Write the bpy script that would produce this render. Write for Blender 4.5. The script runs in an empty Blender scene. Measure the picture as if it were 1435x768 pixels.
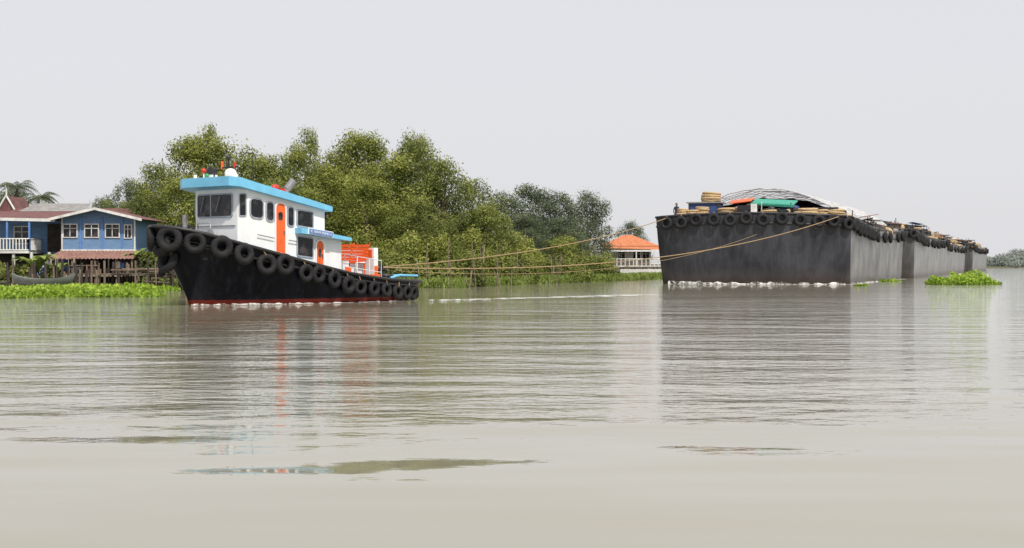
import bpy, math, random
import numpy as np
from mathutils import Vector, Matrix
random.seed(7)
S = bpy.context.scene
COL = S.collection
ZOOM = (50, 0)

# ------------------------------------------------------------------ materials
def nt(name):
    m = bpy.data.materials.new(name); m.use_nodes = True
    t = m.node_tree; b = t.nodes['Principled BSDF']
    return m, t, b

def M(name, c, rough=.6, metal=0., var=.2, scale=3., bump=0., stretch=(1,1,1), c2=None, spec=.5, detail=6):
    m, t, b = nt(name)
    tc = t.nodes.new('ShaderNodeTexCoord'); mp = t.nodes.new('ShaderNodeMapping')
    mp.inputs['Scale'].default_value = stretch
    n = t.nodes.new('ShaderNodeTexNoise'); n.inputs['Scale'].default_value = scale
    n.inputs['Detail'].default_value = detail; n.inputs['Roughness'].default_value = .65
    r = t.nodes.new('ShaderNodeValToRGB')
    lo = [x*(1-var) for x in c]; hi = list(c2) if c2 else [min(1, x*(1+var)) for x in c]
    r.color_ramp.elements[0].position = .32; r.color_ramp.elements[0].color = (*lo, 1)
    r.color_ramp.elements[1].position = .68; r.color_ramp.elements[1].color = (*hi, 1)
    t.links.new(tc.outputs['Object'], mp.inputs['Vector']); t.links.new(mp.outputs[0], n.inputs['Vector'])
    t.links.new(n.outputs['Fac'], r.inputs[0]); t.links.new(r.outputs[0], b.inputs['Base Color'])
    b.inputs['Roughness'].default_value = rough; b.inputs['Metallic'].default_value = metal
    b.inputs['Specular IOR Level'].default_value = spec
    if bump:
        bp = t.nodes.new('ShaderNodeBump'); bp.inputs['Strength'].default_value = 1; bp.inputs['Distance'].default_value = bump
        t.links.new(n.outputs['Fac'], bp.inputs['Height']); t.links.new(bp.outputs[0], b.inputs['Normal'])
    return m

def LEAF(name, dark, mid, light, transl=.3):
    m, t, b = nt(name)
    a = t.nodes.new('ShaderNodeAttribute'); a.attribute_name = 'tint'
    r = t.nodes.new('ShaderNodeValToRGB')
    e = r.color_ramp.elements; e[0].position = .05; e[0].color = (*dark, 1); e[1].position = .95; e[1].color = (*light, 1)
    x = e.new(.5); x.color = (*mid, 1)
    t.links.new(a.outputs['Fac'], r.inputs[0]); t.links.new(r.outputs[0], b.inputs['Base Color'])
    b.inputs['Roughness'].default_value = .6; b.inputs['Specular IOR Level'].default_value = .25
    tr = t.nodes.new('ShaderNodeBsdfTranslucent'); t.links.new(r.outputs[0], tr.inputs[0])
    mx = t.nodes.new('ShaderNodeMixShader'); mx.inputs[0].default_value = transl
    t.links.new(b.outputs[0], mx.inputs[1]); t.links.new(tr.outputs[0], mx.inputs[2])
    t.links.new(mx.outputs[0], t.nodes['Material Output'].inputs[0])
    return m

WHITE = M('white_paint', (.80,.81,.82), .35, var=.06, scale=1.5, stretch=(1,1,.4))
WHITE2 = M('weathered_white', (.62,.62,.6), .7, var=.25, scale=2)
CYAN = M('light_blue_paint', (.17,.50,.74), .4, var=.1, scale=2)
ORANGE = M('orange_paint', (.80,.13,.025), .4, var=.12, scale=3)
RED = M('red_paint', (.5,.03,.02), .4)
RUBBER = M('tyre_rubber', (.014,.014,.016), .75, var=.5, scale=9, bump=.02, spec=.35)
BLACK = M('black_metal', (.02,.02,.022), .45, var=.4, scale=4)
STEEL = M('grey_steel', (.3,.3,.31), .4, .6, var=.3, scale=5)
PIPE = M('pale_pipe', (.5,.5,.51), .5, .1, var=.2, scale=5)
ROPE = M('manila_rope', (.36,.25,.13), .9, var=.35, scale=25)
STRAW = M('straw_rope_coil', (.5,.36,.2), .9, var=.4, scale=12, bump=.05)
SACK = M('brown_sacks', (.26,.17,.1), .95, var=.4, scale=4, bump=.08)
DECK = M('deck_paint', (.16,.17,.17), .7, var=.3, scale=2)
WOOD = M('weathered_wood', (.16,.12,.09), .85, var=.5, scale=3, stretch=(3,3,.5))
DARKWOOD = M('dark_timber', (.05,.04,.035), .9, var=.5, scale=3)
LBROWN = M('pale_timber', (.32,.27,.22), .85, var=.4, scale=2)
BLUEWALL = M('blue_boards', (.13,.23,.39), .75, var=.25, scale=2, stretch=(1,1,9))
BLUETRIM = M('blue_trim', (.1,.22,.5), .6)
MAROON = M('maroon_roof_sheet', (.15,.06,.055), .7, var=.35, scale=2, stretch=(3,.5,1))
RUSTROOF = M('rusty_roof_sheet', (.25,.11,.085), .8, var=.4, scale=3, stretch=(4,.6,1), c2=(.36,.21,.17))
GREYROOF = M('grey_roof_sheet', (.25,.24,.23), .7, var=.3, scale=2)
ORROOF = M('orange_tile', (.5,.17,.07), .7, var=.25, scale=3)
TARPG = M('green_tarp', (.05,.33,.24), .6, var=.2)
TARPB = M('blue_tarp', (.03,.07,.2), .6, var=.3, bump=.1)
TARPD = M('grey_tarp', (.11,.11,.118), .75, var=.45, scale=1.2, bump=.15)
SKIN = M('skin', (.25,.13,.08), .6)
CLOTH = M('dark_cloth', (.03,.035,.06), .9)
BARK = M('bark', (.12,.09,.065), .9, var=.4, scale=4, bump=.05)

def glass():
    m, t, b = nt('window_glass')
    b.inputs['Roughness'].default_value = .06
    n = t.nodes.new('ShaderNodeTexNoise'); n.inputs['Scale'].default_value = 2.2
    r = t.nodes.new('ShaderNodeValToRGB'); r.color_ramp.elements[0].position=.5; r.color_ramp.elements[0].color=(.008,.010,.012,1)
    r.color_ramp.elements[1].position=.68; r.color_ramp.elements[1].color=(.06,.05,.05,1)
    tc = t.nodes.new('ShaderNodeTexCoord'); t.links.new(tc.outputs['Object'], n.inputs['Vector'])
    t.links.new(n.outputs['Fac'], r.inputs[0]); t.links.new(r.outputs[0], b.inputs['Base Color'])
    b.inputs['Specular IOR Level'].default_value = .35
    return m
GLASS = glass()

def hullmat():
    m, t, b = nt('tug_hull_paint')
    tc = t.nodes.new('ShaderNodeTexCoord'); sp = t.nodes.new('ShaderNodeSeparateXYZ')
    t.links.new(tc.outputs['Object'], sp.inputs[0])
    mp = t.nodes.new('ShaderNodeMapping'); mp.inputs['Scale'].default_value = (2,2,.6)
    n = t.nodes.new('ShaderNodeTexNoise'); n.inputs['Scale'].default_value = 2; n.inputs['Detail'].default_value = 8
    t.links.new(tc.outputs['Object'], mp.inputs[0]); t.links.new(mp.outputs[0], n.inputs['Vector'])
    r = t.nodes.new('ShaderNodeValToRGB'); e = r.color_ramp.elements
    e[0].position=.5; e[0].color=(.003,.004,.009,1); e[1].position=.9; e[1].color=(.022,.024,.034,1)
    t.links.new(n.outputs['Fac'], r.inputs[0])
    ad = t.nodes.new('ShaderNodeMath'); ad.operation='MULTIPLY_ADD'; ad.inputs[1].default_value=-.06
    t.links.new(n.outputs['Fac'], ad.inputs[0]); t.links.new(sp.outputs['Z'], ad.inputs[2])
    lt = t.nodes.new('ShaderNodeMath'); lt.operation='LESS_THAN'; lt.inputs[1].default_value=.17
    t.links.new(ad.outputs[0], lt.inputs[0])
    mx = t.nodes.new('ShaderNodeMixRGB'); t.links.new(lt.outputs[0], mx.inputs[0]); t.links.new(r.outputs[0], mx.inputs[1])
    mx.inputs[2].default_value=(.13,.016,.011,1)
    t.links.new(mx.outputs[0], b.inputs['Base Color']); b.inputs['Roughness'].default_value=.3; b.inputs['Specular IOR Level'].default_value=.15
    bp = t.nodes.new('ShaderNodeBump'); bp.inputs['Distance'].default_value=.006; t.links.new(n.outputs['Fac'], bp.inputs['Height'])
    t.links.new(bp.outputs[0], b.inputs['Normal'])
    return m
HULL = hullmat()

def bargemat(name, base, light):
    m, t, b = nt(name)
    tc = t.nodes.new('ShaderNodeTexCoord')
    mp = t.nodes.new('ShaderNodeMapping'); mp.inputs['Scale'].default_value = (1.6,1.6,.18)
    n = t.nodes.new('ShaderNodeTexNoise'); n.inputs['Scale'].default_value = 1.3; n.inputs['Detail'].default_value = 9; n.inputs['Roughness'].default_value=.7
    t.links.new(tc.outputs['Object'], mp.inputs[0]); t.links.new(mp.outputs[0], n.inputs['Vector'])
    n2 = t.nodes.new('ShaderNodeTexNoise'); n2.inputs['Scale'].default_value = .35; n2.inputs['Detail'].default_value = 6
    t.links.new(tc.outputs['Object'], n2.inputs['Vector'])
    mu = t.nodes.new('ShaderNodeMath'); mu.operation='MULTIPLY'; t.links.new(n.outputs['Fac'], mu.inputs[0]); t.links.new(n2.outputs['Fac'], mu.inputs[1])
    r = t.nodes.new('ShaderNodeValToRGB'); e = r.color_ramp.elements
    e[0].position=.15; e[0].color=(*base,1); e[1].position=.36; e[1].color=(*light,1)
    t.links.new(mu.outputs[0], r.inputs[0])
    sp = t.nodes.new('ShaderNodeSeparateXYZ'); t.links.new(tc.outputs['Object'], sp.inputs[0])
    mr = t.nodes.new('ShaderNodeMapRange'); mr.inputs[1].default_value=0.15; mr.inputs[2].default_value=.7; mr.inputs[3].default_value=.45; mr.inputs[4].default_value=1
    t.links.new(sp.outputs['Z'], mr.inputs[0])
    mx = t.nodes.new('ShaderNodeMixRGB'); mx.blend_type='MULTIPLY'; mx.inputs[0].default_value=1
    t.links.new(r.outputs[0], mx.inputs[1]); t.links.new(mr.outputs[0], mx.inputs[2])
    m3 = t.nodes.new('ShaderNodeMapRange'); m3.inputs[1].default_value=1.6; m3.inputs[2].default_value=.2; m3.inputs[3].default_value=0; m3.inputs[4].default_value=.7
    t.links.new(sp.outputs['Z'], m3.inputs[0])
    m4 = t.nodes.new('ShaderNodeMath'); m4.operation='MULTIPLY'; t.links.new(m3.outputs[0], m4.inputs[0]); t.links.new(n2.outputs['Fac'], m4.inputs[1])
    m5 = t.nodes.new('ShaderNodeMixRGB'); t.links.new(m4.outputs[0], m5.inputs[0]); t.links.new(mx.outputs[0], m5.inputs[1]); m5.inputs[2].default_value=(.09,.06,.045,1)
    t.links.new(m5.outputs[0], b.inputs['Base Color']); b.inputs['Roughness'].default_value=.4; b.inputs['Specular IOR Level'].default_value=.45
    bp = t.nodes.new('ShaderNodeBump'); bp.inputs['Distance'].default_value=.04; t.links.new(n.outputs['Fac'], bp.inputs['Height'])
    t.links.new(bp.outputs[0], b.inputs['Normal'])
    return m
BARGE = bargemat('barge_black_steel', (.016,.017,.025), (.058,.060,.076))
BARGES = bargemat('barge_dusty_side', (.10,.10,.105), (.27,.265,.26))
BARGE2 = bargemat('barge_hazed_steel', (.05,.05,.055), (.11,.11,.12))  # far barges: distance haze put into a paler steel colour
BARGES2 = bargemat('barge_hazed_side', (.18,.18,.185), (.33,.33,.33))  # far barge sides, lightened in colour to stand in for haze

# ------------------------------------------------------------------ geometry builder
class G:
    def __init__(s): s.v=[]; s.f=[]; s.m=[]; s.s=[]
    def add(s, vs, fs, m=0, sm=False):
        o=len(s.v); s.v += [tuple(v) for v in vs]
        for f in fs: s.f.append(tuple(i+o for i in f)); s.m.append(m); s.s.append(sm)
        return s
    def box(s, c, d, m=0, rz=0, ry=0, rx=0):
        R = Matrix.Rotation(rz,3,'Z')@Matrix.Rotation(ry,3,'Y')@Matrix.Rotation(rx,3,'X'); c=Vector(c)
        vs=[c+R@Vector((x*d[0]/2,y*d[1]/2,z*d[2]/2)) for x in(-1,1) for y in(-1,1) for z in(-1,1)]
        s.add(vs,[(0,1,3,2),(4,6,7,5),(0,4,5,1),(2,3,7,6),(0,2,6,4),(1,5,7,3)],m); return s
    def prism(s, poly, zb, zt, m=0):
        n=len(poly); fb = zb if callable(zb) else (lambda x,y:zb); ft = zt if callable(zt) else (lambda x,y:zt)
        vs=[(x,y,fb(x,y)) for x,y in poly]+[(x,y,ft(x,y)) for x,y in poly]
        fs=[(i,(i+1)%n,(i+1)%n+n,i+n) for i in range(n)]+[tuple(range(n))[::-1],tuple(range(n,2*n))]
        s.add(vs,fs,m); return s
    def tube(s, pts, r, n=8, m=0, closed=False):
        P=[Vector(p) for p in pts]; k=len(P); vs=[]; fs=[]
        for i,p in enumerate(P):
            a=P[(i-1)%k] if (closed or i>0) else p; b=P[(i+1)%k] if (closed or i<k-1) else p
            d=(b-a).normalized(); up=Vector((0,0,1)) if abs(d.z)<.95 else Vector((1,0,0))
            x=d.cross(up).normalized(); y=x.cross(d); rr=r[i] if isinstance(r,(list,tuple)) else r
            for j in range(n):
                t=2*math.pi*j/n; vs.append(p+x*math.cos(t)*rr+y*math.sin(t)*rr)
        for i in range(k if closed else k-1):
            for j in range(n):
                a=i*n+j; b=i*n+(j+1)%n; i2=((i+1)%k)*n; fs.append((a,b,i2+(j+1)%n,i2+j))
        s.add(vs,fs,m,True)
        if not closed:
            s.add(vs[:n],[tuple(range(n))],m); s.add(vs[-n:],[tuple(range(n))],m)
        return s
    def torus(s, c, nrm, R, r, m=0, n=22, k=10, sq=1.0):
        c=Vector(c); nv=Vector(nrm).normalized(); up=Vector((0,0,1)) if abs(nv.z)<.9 else Vector((1,0,0))
        x=nv.cross(up).normalized(); y=nv.cross(x); vs=[];fs=[]
        for i in range(n):
            t=2*math.pi*i/n; d=x*math.cos(t)+y*math.sin(t)
            for j in range(k):
                u=2*math.pi*j/k; vs.append(c+d*(R+r*math.cos(u))+nv*(r*sq*math.sin(u)))
        for i in range(n):
            for j in range(k):
                fs.append((i*k+j,((i+1)%n)*k+j,((i+1)%n)*k+(j+1)%k,i*k+(j+1)%k))
        s.add(vs,fs,m,True); return s
    def ball(s, c, r, m=0, n=14, k=8, z0=-1):
        if not isinstance(r,(tuple,list)): r=(r,r,r)
        vs=[];fs=[]
        for i in range(k+1):
            a=math.pi*i/k-math.pi/2
            for j in range(n):
                t=2*math.pi*j/n; vs.append((c[0]+r[0]*math.cos(a)*math.cos(t),c[1]+r[1]*math.cos(a)*math.sin(t),c[2]+r[2]*max(z0,math.sin(a))))
        for i in range(k):
            for j in range(n): fs.append((i*n+j,i*n+(j+1)%n,(i+1)*n+(j+1)%n,(i+1)*n+j))
        s.add(vs,fs,m,True); return s
    def rr(s, c, ax, nz, w, h, r, th, m=0, hole=0, skew=0):
        c=Vector(c); ax=Vector(ax).normalized(); nz=Vector(nz).normalized(); az=Vector((0,0,1))
        def loop(w,h,r):
            o=[]
            for (sx,sy,a0) in((1,1,0),(-1,1,90),(-1,-1,180),(1,-1,270)):
                for q in range(5):
                    a=math.radians(a0+q*22.5); X=sx*(w/2-r)+r*math.cos(a); o.append((X,sy*(h/2-r)+r*math.sin(a)+skew*X))
            return o
        L=loop(w,h,r); n=len(L)
        P=lambda q,d: c+ax*q[0]+az*q[1]+nz*d
        if not hole:
            s.add([P(q,0) for q in L]+[P(q,th) for q in L],[(i,(i+1)%n,(i+1)%n+n,i+n) for i in range(n)]+[tuple(range(n,2*n))],m)
        else:
            I=loop(w-2*hole,h-2*hole,max(.01,r-hole))
            vs=[P(q,0) for q in L]+[P(q,th) for q in L]+[P(q,th) for q in I]+[P(q,0) for q in I]
            fs=[]
            for a in range(3):
                for i in range(n): fs.append((a*n+i,a*n+(i+1)%n,(a+1)*n+(i+1)%n,(a+1)*n+i))
            s.add(vs,fs,m)
        return s
    def obj(s, name, mats, parent=None, loc=None, rz=0):
        me=bpy.data.meshes.new(name); me.from_pydata(s.v,[],s.f)
        for x in (mats if isinstance(mats,(list,tuple)) else [mats]): me.materials.append(x)
        me.polygons.foreach_set('material_index',s.m); me.polygons.foreach_set('use_smooth',s.s); me.update()
        o=bpy.data.objects.new(name,me); COL.objects.link(o)
        if parent: o.parent=parent
        if loc: o.location=loc
        if rz: o.rotation_euler[2]=rz
        return o
def empty(name, loc, rz=0):
    e=bpy.data.objects.new(name,None); COL.objects.link(e); e.location=loc; e.rotation_euler[2]=rz; e.empty_display_size=.5; return e
def lerp(a,b,t): return a+(b-a)*t

# ------------------------------------------------------------------ TUGBOAT
tug = empty('tugboat', (-12.5,55,0), math.radians(50))
T=[0,.012,.03,.06,.1,.15,.2,.27,.35,.43,.52,.6,.68,.76,.83,.89,.93,.96,.98,.992,1]
top_h=lambda t: float(np.interp(t,[0,.012,.03,.06,.1,.17,.27,.4,.7,.85,.93,.97,.99,1],[0.0,.5,.85,1.18,1.5,1.8,2.0,2.1,2.08,1.92,1.65,1.25,.75,0]))
wl_h=lambda t: float(np.interp(t,[0,.05,.15,.3,.5,.75,.88,.95,.98,1],[.02,.28,.8,1.4,1.75,1.75,1.5,1.05,.6,0]))
sheer=lambda u: float(np.interp(u,[-1.7,-1,0,1.5,3,5,7,9,11,12.2],[3.05,2.92,2.66,2.28,1.95,1.52,1.15,.94,.84,.86]))
def hp(t,f,side):
    ut=-1.63+13.75*t; uw=11.6*t
    s_=sheer(ut); ff=max(0,f)
    u=lerp(uw,ut,ff**1.15); h=lerp(wl_h(t),top_h(t),ff**.8)
    if f<0: h*=.7; u=uw+(.25 if t<.5 else -.25)
    return Vector((u, side*h, f*s_ if f>=0 else -.6))
F=[-1,0,.08,.2,.35,.5,.65,.8,.92,1.0]
def shell(off, z0f, m, name, mats):
    g=G(); n=len(T)
    ring=[(t,-1) for t in T]+[(t,1) for t in reversed(T[1:-1])]
    fl=[f for f in F if f>=z0f]
    vs=[]
    for f in fl:
        for t,sd in ring:
            p=hp(t,f,sd)
            if off: p.x=5.2+(p.x-5.2)*(1-off/6.8); p.y=p.y*(1-off/2.0)
            vs.append(p)
    k=len(ring); fs=[]
    for i in range(len(fl)-1):
        for j in range(k): fs.append((i*k+j,i*k+(j+1)%k,(i+1)*k+(j+1)%k,(i+1)*k+j))
    g.add(vs,fs,m,True)
    return g.obj(name,mats,tug)
shell(0,-1,0,'hull',[HULL])
shell(.09,.5,0,'inner_bulwark',[CYAN])
g=G(); vs=[]
for t in T:
    for sd in(-1,1):
        p=hp(t,1,sd); vs.append((5.2+(p.x-5.2)*.985,p.y*.955,p.z-.42))
g.add(vs,[(2*i,2*i+1,2*i+3,2*i+2) for i in range(len(T)-1)],0).obj('deck',DECK,tug)
g=G(); ring=[hp(t,1,-1) for t in T]+[hp(t,1,1) for t in reversed(T[1:-1])]
g.tube(ring,.065,8,0,True)
ring2=[hp(t,.80,-1)*1 for t in T]+[hp(t,.80,1) for t in reversed(T[1:-1])]
g.tube(ring2,.05,6,0,True); g.obj('cap_rail',BLACK,tug)
g=G()
def side_pt(d,sd):
    acc=0; prev=hp(0,1,sd); N=300
    for i in range(1,N+1):
        q=hp(i/N,1,sd); acc+=(q-prev).length
        if acc>=d: return i/N
        prev=q
    return 1
for sd in(-1,1):
    d=.45; i=0
    while True:
        t=side_pt(d,sd)
        if t>=.995: break
        R = .52 if d<1.2 else (.44 if d<5.5 else (.38 if d<9 else .34))
        s_=sheer(-1.63+13.75*t); zc=s_-.36-random.uniform(0,.22)
        if d>8: zc=s_-.40-random.uniform(0,.14)
        f=zc/s_; p=hp(t,f,sd); a=hp(max(0,t-.01),f,sd); b=hp(min(1,t+.01),f,sd)
        tg=(b-a).normalized(); nrm=Vector((tg.y,-tg.x,0))*(1 if sd<0 else -1)
        if nrm.dot(Vector((0,sd,0)))<0: nrm=-nrm
        if d<.6: nrm=Vector((-.8,sd*.6,0))
        nrm.normalize(); c=p+nrm*(R*.33)
        tilt=Vector((nrm.x+random.uniform(-.12,.12),nrm.y,random.uniform(-.16,.16)))
        g.torus(c,tilt,R*.69,R*.31*random.uniform(.9,1.08),0,26,12,.95)
        topp=hp(t,1,sd)
        g.tube([c+Vector((0,0,R*.6))+nrm*.05, topp+Vector((0,0,.07)), topp-nrm*.12+Vector((0,0,-.1))],.022,5,1)
        d+= (1.02 if d<6 else .82)+random.uniform(-.1,.12); i+=1
p=hp(0,.55,1)
g.torus((p.x-.16,0,1.75),(-1,0,.35),.36,.16,0,26,12); g.torus((p.x-.45,.0,2.4),(-1,0,.2),.36,.16,0,26,12)
g.torus((-.75,.62,1.95),(-.8,.6,.3),.32,.15,0,26,12); g.torus((-.55,.85,1.5),(-.8,.6,.3),.3,.14,0)
g.obj('tyre_fenders',[RUBBER,ROPE],tug)
# wheelhouse
roofz=lambda x,y: 4.72-(x-1.33)*.205
poly=[(1.33,-1.3),(1.62,-1.6),(3,-1.6),(4.3,-1.6),(5.6,-1.6),(5.6,1.6),(4.3,1.6),(3,1.6),(1.62,1.6),(1.33,1.3)]
g=G(); g.prism(poly,lambda x,y:sheer(x)-.5,roofz)
g.prism([(5.6,-1.58),(6.55,-1.58),(6.55,1.58),(5.6,1.58)],.75,lambda x,y:2.86-(x-5.6)*.1)
g.obj('wheelhouse_walls',WHITE,tug)
rp=[(.78,-1.45),(1.0,-1.86),(5.8,-1.86),(5.8,1.86),(1.0,1.86),(.78,1.45)]
g=G(); g.prism(rp,lambda x,y:4.62-(x-.8)*.175,lambda x,y:4.98-(x-.8)*.205+.0)
rp2=[(1.0,-1.4),(5.6,-1.6),(5.6,1.6),(1.0,1.4)]
g.prism(rp2,lambda x,y:4.90-(x-.8)*.205,lambda x,y:5.05-(x-.8)*.21,1)
g.prism([(4.0,-1.6),(6.75,-1.6),(6.75,-2.0),(4.0,-2.0)],lambda x,y:2.83-(x-4)*.1,lambda x,y:3.05-(x-4)*.13,0)
g.prism([(5.605,-1.6),(6.75,-1.6),(6.75,2.0),(5.605,2.0)],lambda x,y:2.85-(x-4)*.1,lambda x,y:3.045-(x-4)*.13,0)
g.box((5.0,-2.02,2.86),(1.35,.03,.26),1,ry=.115); g.box((5.0,-2.045,2.86),(1.27,.03,.2),2,ry=.115)
g.obj('roof_and_awning',[CYAN,WHITE,BLUETRIM],tug)
tx=bpy.data.curves.new('name_lettering','FONT'); tx.body='K. NAVA RUNG 5'; tx.size=.145; tx.extrude=.004; tx.align_x='CENTER'; tx.align_y='CENTER'
to=bpy.data.objects.new('name_lettering',tx); COL.objects.link(to); to.parent=tug; to.location=(5.0,-2.066,2.86); to.rotation_euler=(math.pi/2,.115,0); tx.materials.append(WHITE)
fr=G(); gl=G(); dr=G()
def win(u0,u1,z0,z1,r=.1,y=-1.6,sk=-.1):
    w=u1-u0; h=z1-z0; c=((u0+u1)/2,y,(z0+z1)/2); nz=(0,-1 if y<0 else 1,0)
    fr.rr(c,(1,0,0),nz,w+.1,h+.1,r+.04,.045,0,.05,sk); gl.rr(c,(1,0,0),nz,w,h,r,.02,0,0,sk)
for y in(-1.6,1.6):
    win(1.72,2.32,3.42,4.12,.16,y); win(2.52,2.86,3.32,4.02,.12,y); win(3.62,3.9,3.14,3.84,.1,y)
    win(4.12,4.92,3.12,3.72,.05,y); win(4.12,4.92,1.92,2.66,.05,y)
    for (a,b,z0,z1) in((2.98,3.46,1.7,4.0),(5.12,5.5,1.3,2.55)):
        c=((a+b)/2,y,(z0+z1)/2); nz=(0,-1 if y<0 else 1,0)
        dr.rr(c,(1,0,0),nz,b-a,z1-z0,.2,.03,0,0,-.05); fr.rr(c,(1,0,0),nz,b-a+.12,z1-z0+.12,.25,.06,1,.06,-.05)
        gl.rr((c[0],c[1]+nz[1]*.03,z1-.5),(1,0,0),nz,(b-a)*.45,.32,.08,.012)
        dr.box((b-.06,y+nz[1]*.06,(z0+z1)/2),(.03,.06,.14),1)
fr.rr((1.33,.06,3.9),(0,1,0),(-1,0,0),2.2,.94,.14,.045,0,.05); gl.rr((1.33,.06,3.9),(0,1,0),(-1,0,0),2.1,.84,.1,.02)
fr.box((1.30,.3,3.9),(.03,.05,.84),0)
for sd in(-1,1):
    fr.rr((1.475,sd*1.45,3.9),(1,sd*1.03,0),(-1,sd,0),.3,.9,.08,.04,0,.04); gl.rr((1.475,sd*1.45,3.9),(1,sd*1.03,0),(-1,sd,0),.24,.84,.06,.02)
FRM=M('frame_grey',(.32,.36,.42),.4); 
fr.obj('window_frames',[FRM,WHITE],tug); gl.obj('window_glass',GLASS,tug); dr.obj('doors',[ORANGE,STEEL],tug)
g=G(); g.tube([(1.26,-.3,4.25),(1.25,-.05,3.65)],.012,5); g.tube([(1.26,.7,4.25),(1.25,.9,3.65)],.012,5)
g.tube([(2.0,-1.7,2.75),(2.85,-1.7,2.62)],.02,6); g.tube([(3.6,-1.7,2.55),(4.05,-1.7,2.5)],.02,6)
g.tube([(1.3,-1.2,3.1),(1.3,1.2,3.1)],.02,6)
g.obj('handrails',STEEL,tug)
# roof equipment
g=G()
g.tube([(2.1,.2,4.7),(2.1,.2,5.75)],.045,8,3); g.box((2.1,.2,5.45),(.07,1.0,.06),3); g.tube([(2.1,.6,5.4),(2.1,.6,5.72)],.05,8,2)
g.tube([(2.1,-.2,5.4),(2.1,-.2,5.66)],.05,8,1); g.ball((2.1,.2,5.85),.1,3); g.tube([(2.1,.2,5.3),(1.7,.5,4.95)],.025,5,3)
g.ball((1.6,-.55,5.16),(.24,.24,.2),0,14,8); g.tube([(1.6,-.55,4.8),(1.6,-.55,5.0)],.06,8,0)
g.ball((1.45,-1.0,5.02),(.13,.13,.12),0)
g.tube([(1.35,.15,5.0),(1.35,.15,5.2)],.03,6,3); g.tube([(1.15,.15,5.27),(1.45,.15,5.27)],[.16,.12],12,3)
g.tube([(1.5,1.0,4.8),(1.5,1.0,5.3)],.03,6,0); g.ball((1.5,1.0,5.32),.11,1); g.ball((1.5,.8,5.12),.09,4)
g.tube([(1.2,1.15,4.9),(1.2,1.15,5.15)],.07,8,0); g.box((1.7,.7,5.05),(.3,.25,.2),0)
g.tube([(3.0,-.2,4.6),(3.0,-.2,6.1)],.012,5,3); g.tube([(2.4,.7,4.6),(2.4,.7,5.9)],.01,5,3)
g.ball((3.4,-1.1,4.64),(.2,.14,.16),1); g.box((3.7,-1.15,4.54),(.25,.14,.18),1); g.box((3.05,-1.2,4.62),(.1,.1,.2),4)
g.tube([(4.75,.0,4.0),(4.75,.0,4.45),(5.0,-.15,4.85)],.13,12,5); g.tube([(4.9,-.1,4.7),(5.14,-.24,5.06)],.16,12,5)
g.box((5.0,-1.2,4.17),(.4,.25,.14),3)
g.obj('roof_equipment',[WHITE,RED,ORANGE,BLACK,M('green_lamp',(.02,.3,.1),.3),STEEL],tug)
g=G()
g.tube([(.75,1.25,2.2),(.75,1.25,3.55)],.09,10,0); g.tube([(.95,1.45,2.2),(.95,1.45,3.35)],.09,10,0)
g.tube([(.55,1.4,2.2),(.55,1.4,3.2)],.05,8,1)
g.tube([(-.2,-.35,2.45),(-.2,-.35,3.1)],.1,10,1); g.tube([(-.2,.35,2.45),(-.2,.35,3.1)],.1,10,1); g.tube([(-.2,-.6,2.95),(-.2,.6,2.95)],.06,8,1)
g.box((.5,0,2.55),(.5,.9,.5),1); g.tube([(.5,-.7,2.8),(.5,.7,2.8)],.16,12,0)
g.torus((-.5,.9,2.75),(0,.2,1),.25,.09,2); g.torus((-.45,.85,2.87),(0,-.1,1),.23,.08,2)
g.torus((1.1,1.5,2.75),(-.5,1,0),.2,.05,2)
g.tube([(.9,.6,2.3),(.9,.6,3.2),(.9,-.2,3.2),(.9,-.2,2.3)],.025,6,0)
g.obj('foredeck_gear',[STEEL,BLACK,STRAW],tug)
# aft deck
g=G()
g.box((7.5,0,1.05),(1.7,1.9,.75),0)
for i in range(2):
    u=7.25+i*.95
    for k in range(6):
        g.box((u+.1+k*.045,-.7,1.68+k*.14),(.05,1.0,.12),1)
    for k in range(4): g.box((u-.12*k+.02,-.7,1.66),(.1,1.0,.05),1)
    for y in(-.22,-1.18):
        g.tube([(u+.38,y,2.5),(u+.08,y,1.65),(u+.08,y,.7)],.04,6,1); g.tube([(u-.4,y,.7),(u-.4,y,1.66),(u+.08,y,1.66)],.04,6,0)
g.prism([(8.75,-1.25),(9.0,-1.25),(9.0,.8),(8.75,.8)],.5,lambda x,y:2.3,0)
g.box((8.74,-.9,2.05),(.03,.5,.35),1); g.box((8.88,-1.262,1.15),(.2,.03,.75),1); g.box((8.0,-1.78,1.02),(1.2,.04,.3),1)
g.box((6.9,-1.3,1.3),(.35,.35,.9),0); g.box((6.9,-1.3,1.78),(.42,.42,.05),1); g.box((7.0,-1.52,1.25),(.3,.05,.5),1)
g.tube([(6.6,-1.75,.9),(6.6,-1.75,2.0),(8.7,-1.75,1.75),(8.7,-1.75,.6)],.022,6,0)
g.tube([(7.3,-1.75,.9),(7.3,-1.75,1.92)],.02,6,0); g.tube([(8.0,-1.75,.7),(8.0,-1.75,1.84)],.02,6,0)
g.tube([(6.6,-1.75,1.5),(8.7,-1.75,1.25)],.015,6,0)
g.tube([(10.2,-.25,.4),(10.2,-.25,1.55)],.09,10,2); g.tube([(10.2,.25,.4),(10.2,.25,1.55)],.09,10,2); g.tube([(10.2,-.55,1.35),(10.2,.55,1.35)],.06,10,2)
g.torus((7.6,.1,2.05),(0,0,1),.22,.09,3); g.torus((7.6,.1,2.2),(0,.1,1),.2,.09,3); g.torus((7.65,.1,2.35),(.1,0,1),.16,.08,3)
g.torus((9.7,-.9,.62),(0,0,1),.35,.09,3); g.torus((9.7,-.9,.76),(0,0,1),.3,.08,3)
g.box((10.9,.7,.8),(.5,.6,.5),4); g.box((11.0,-.6,.72),(.4,.3,.4),0); g.torus((9.6,-1.1,1.05),(.1,.1,1),.3,.1,2)
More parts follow.
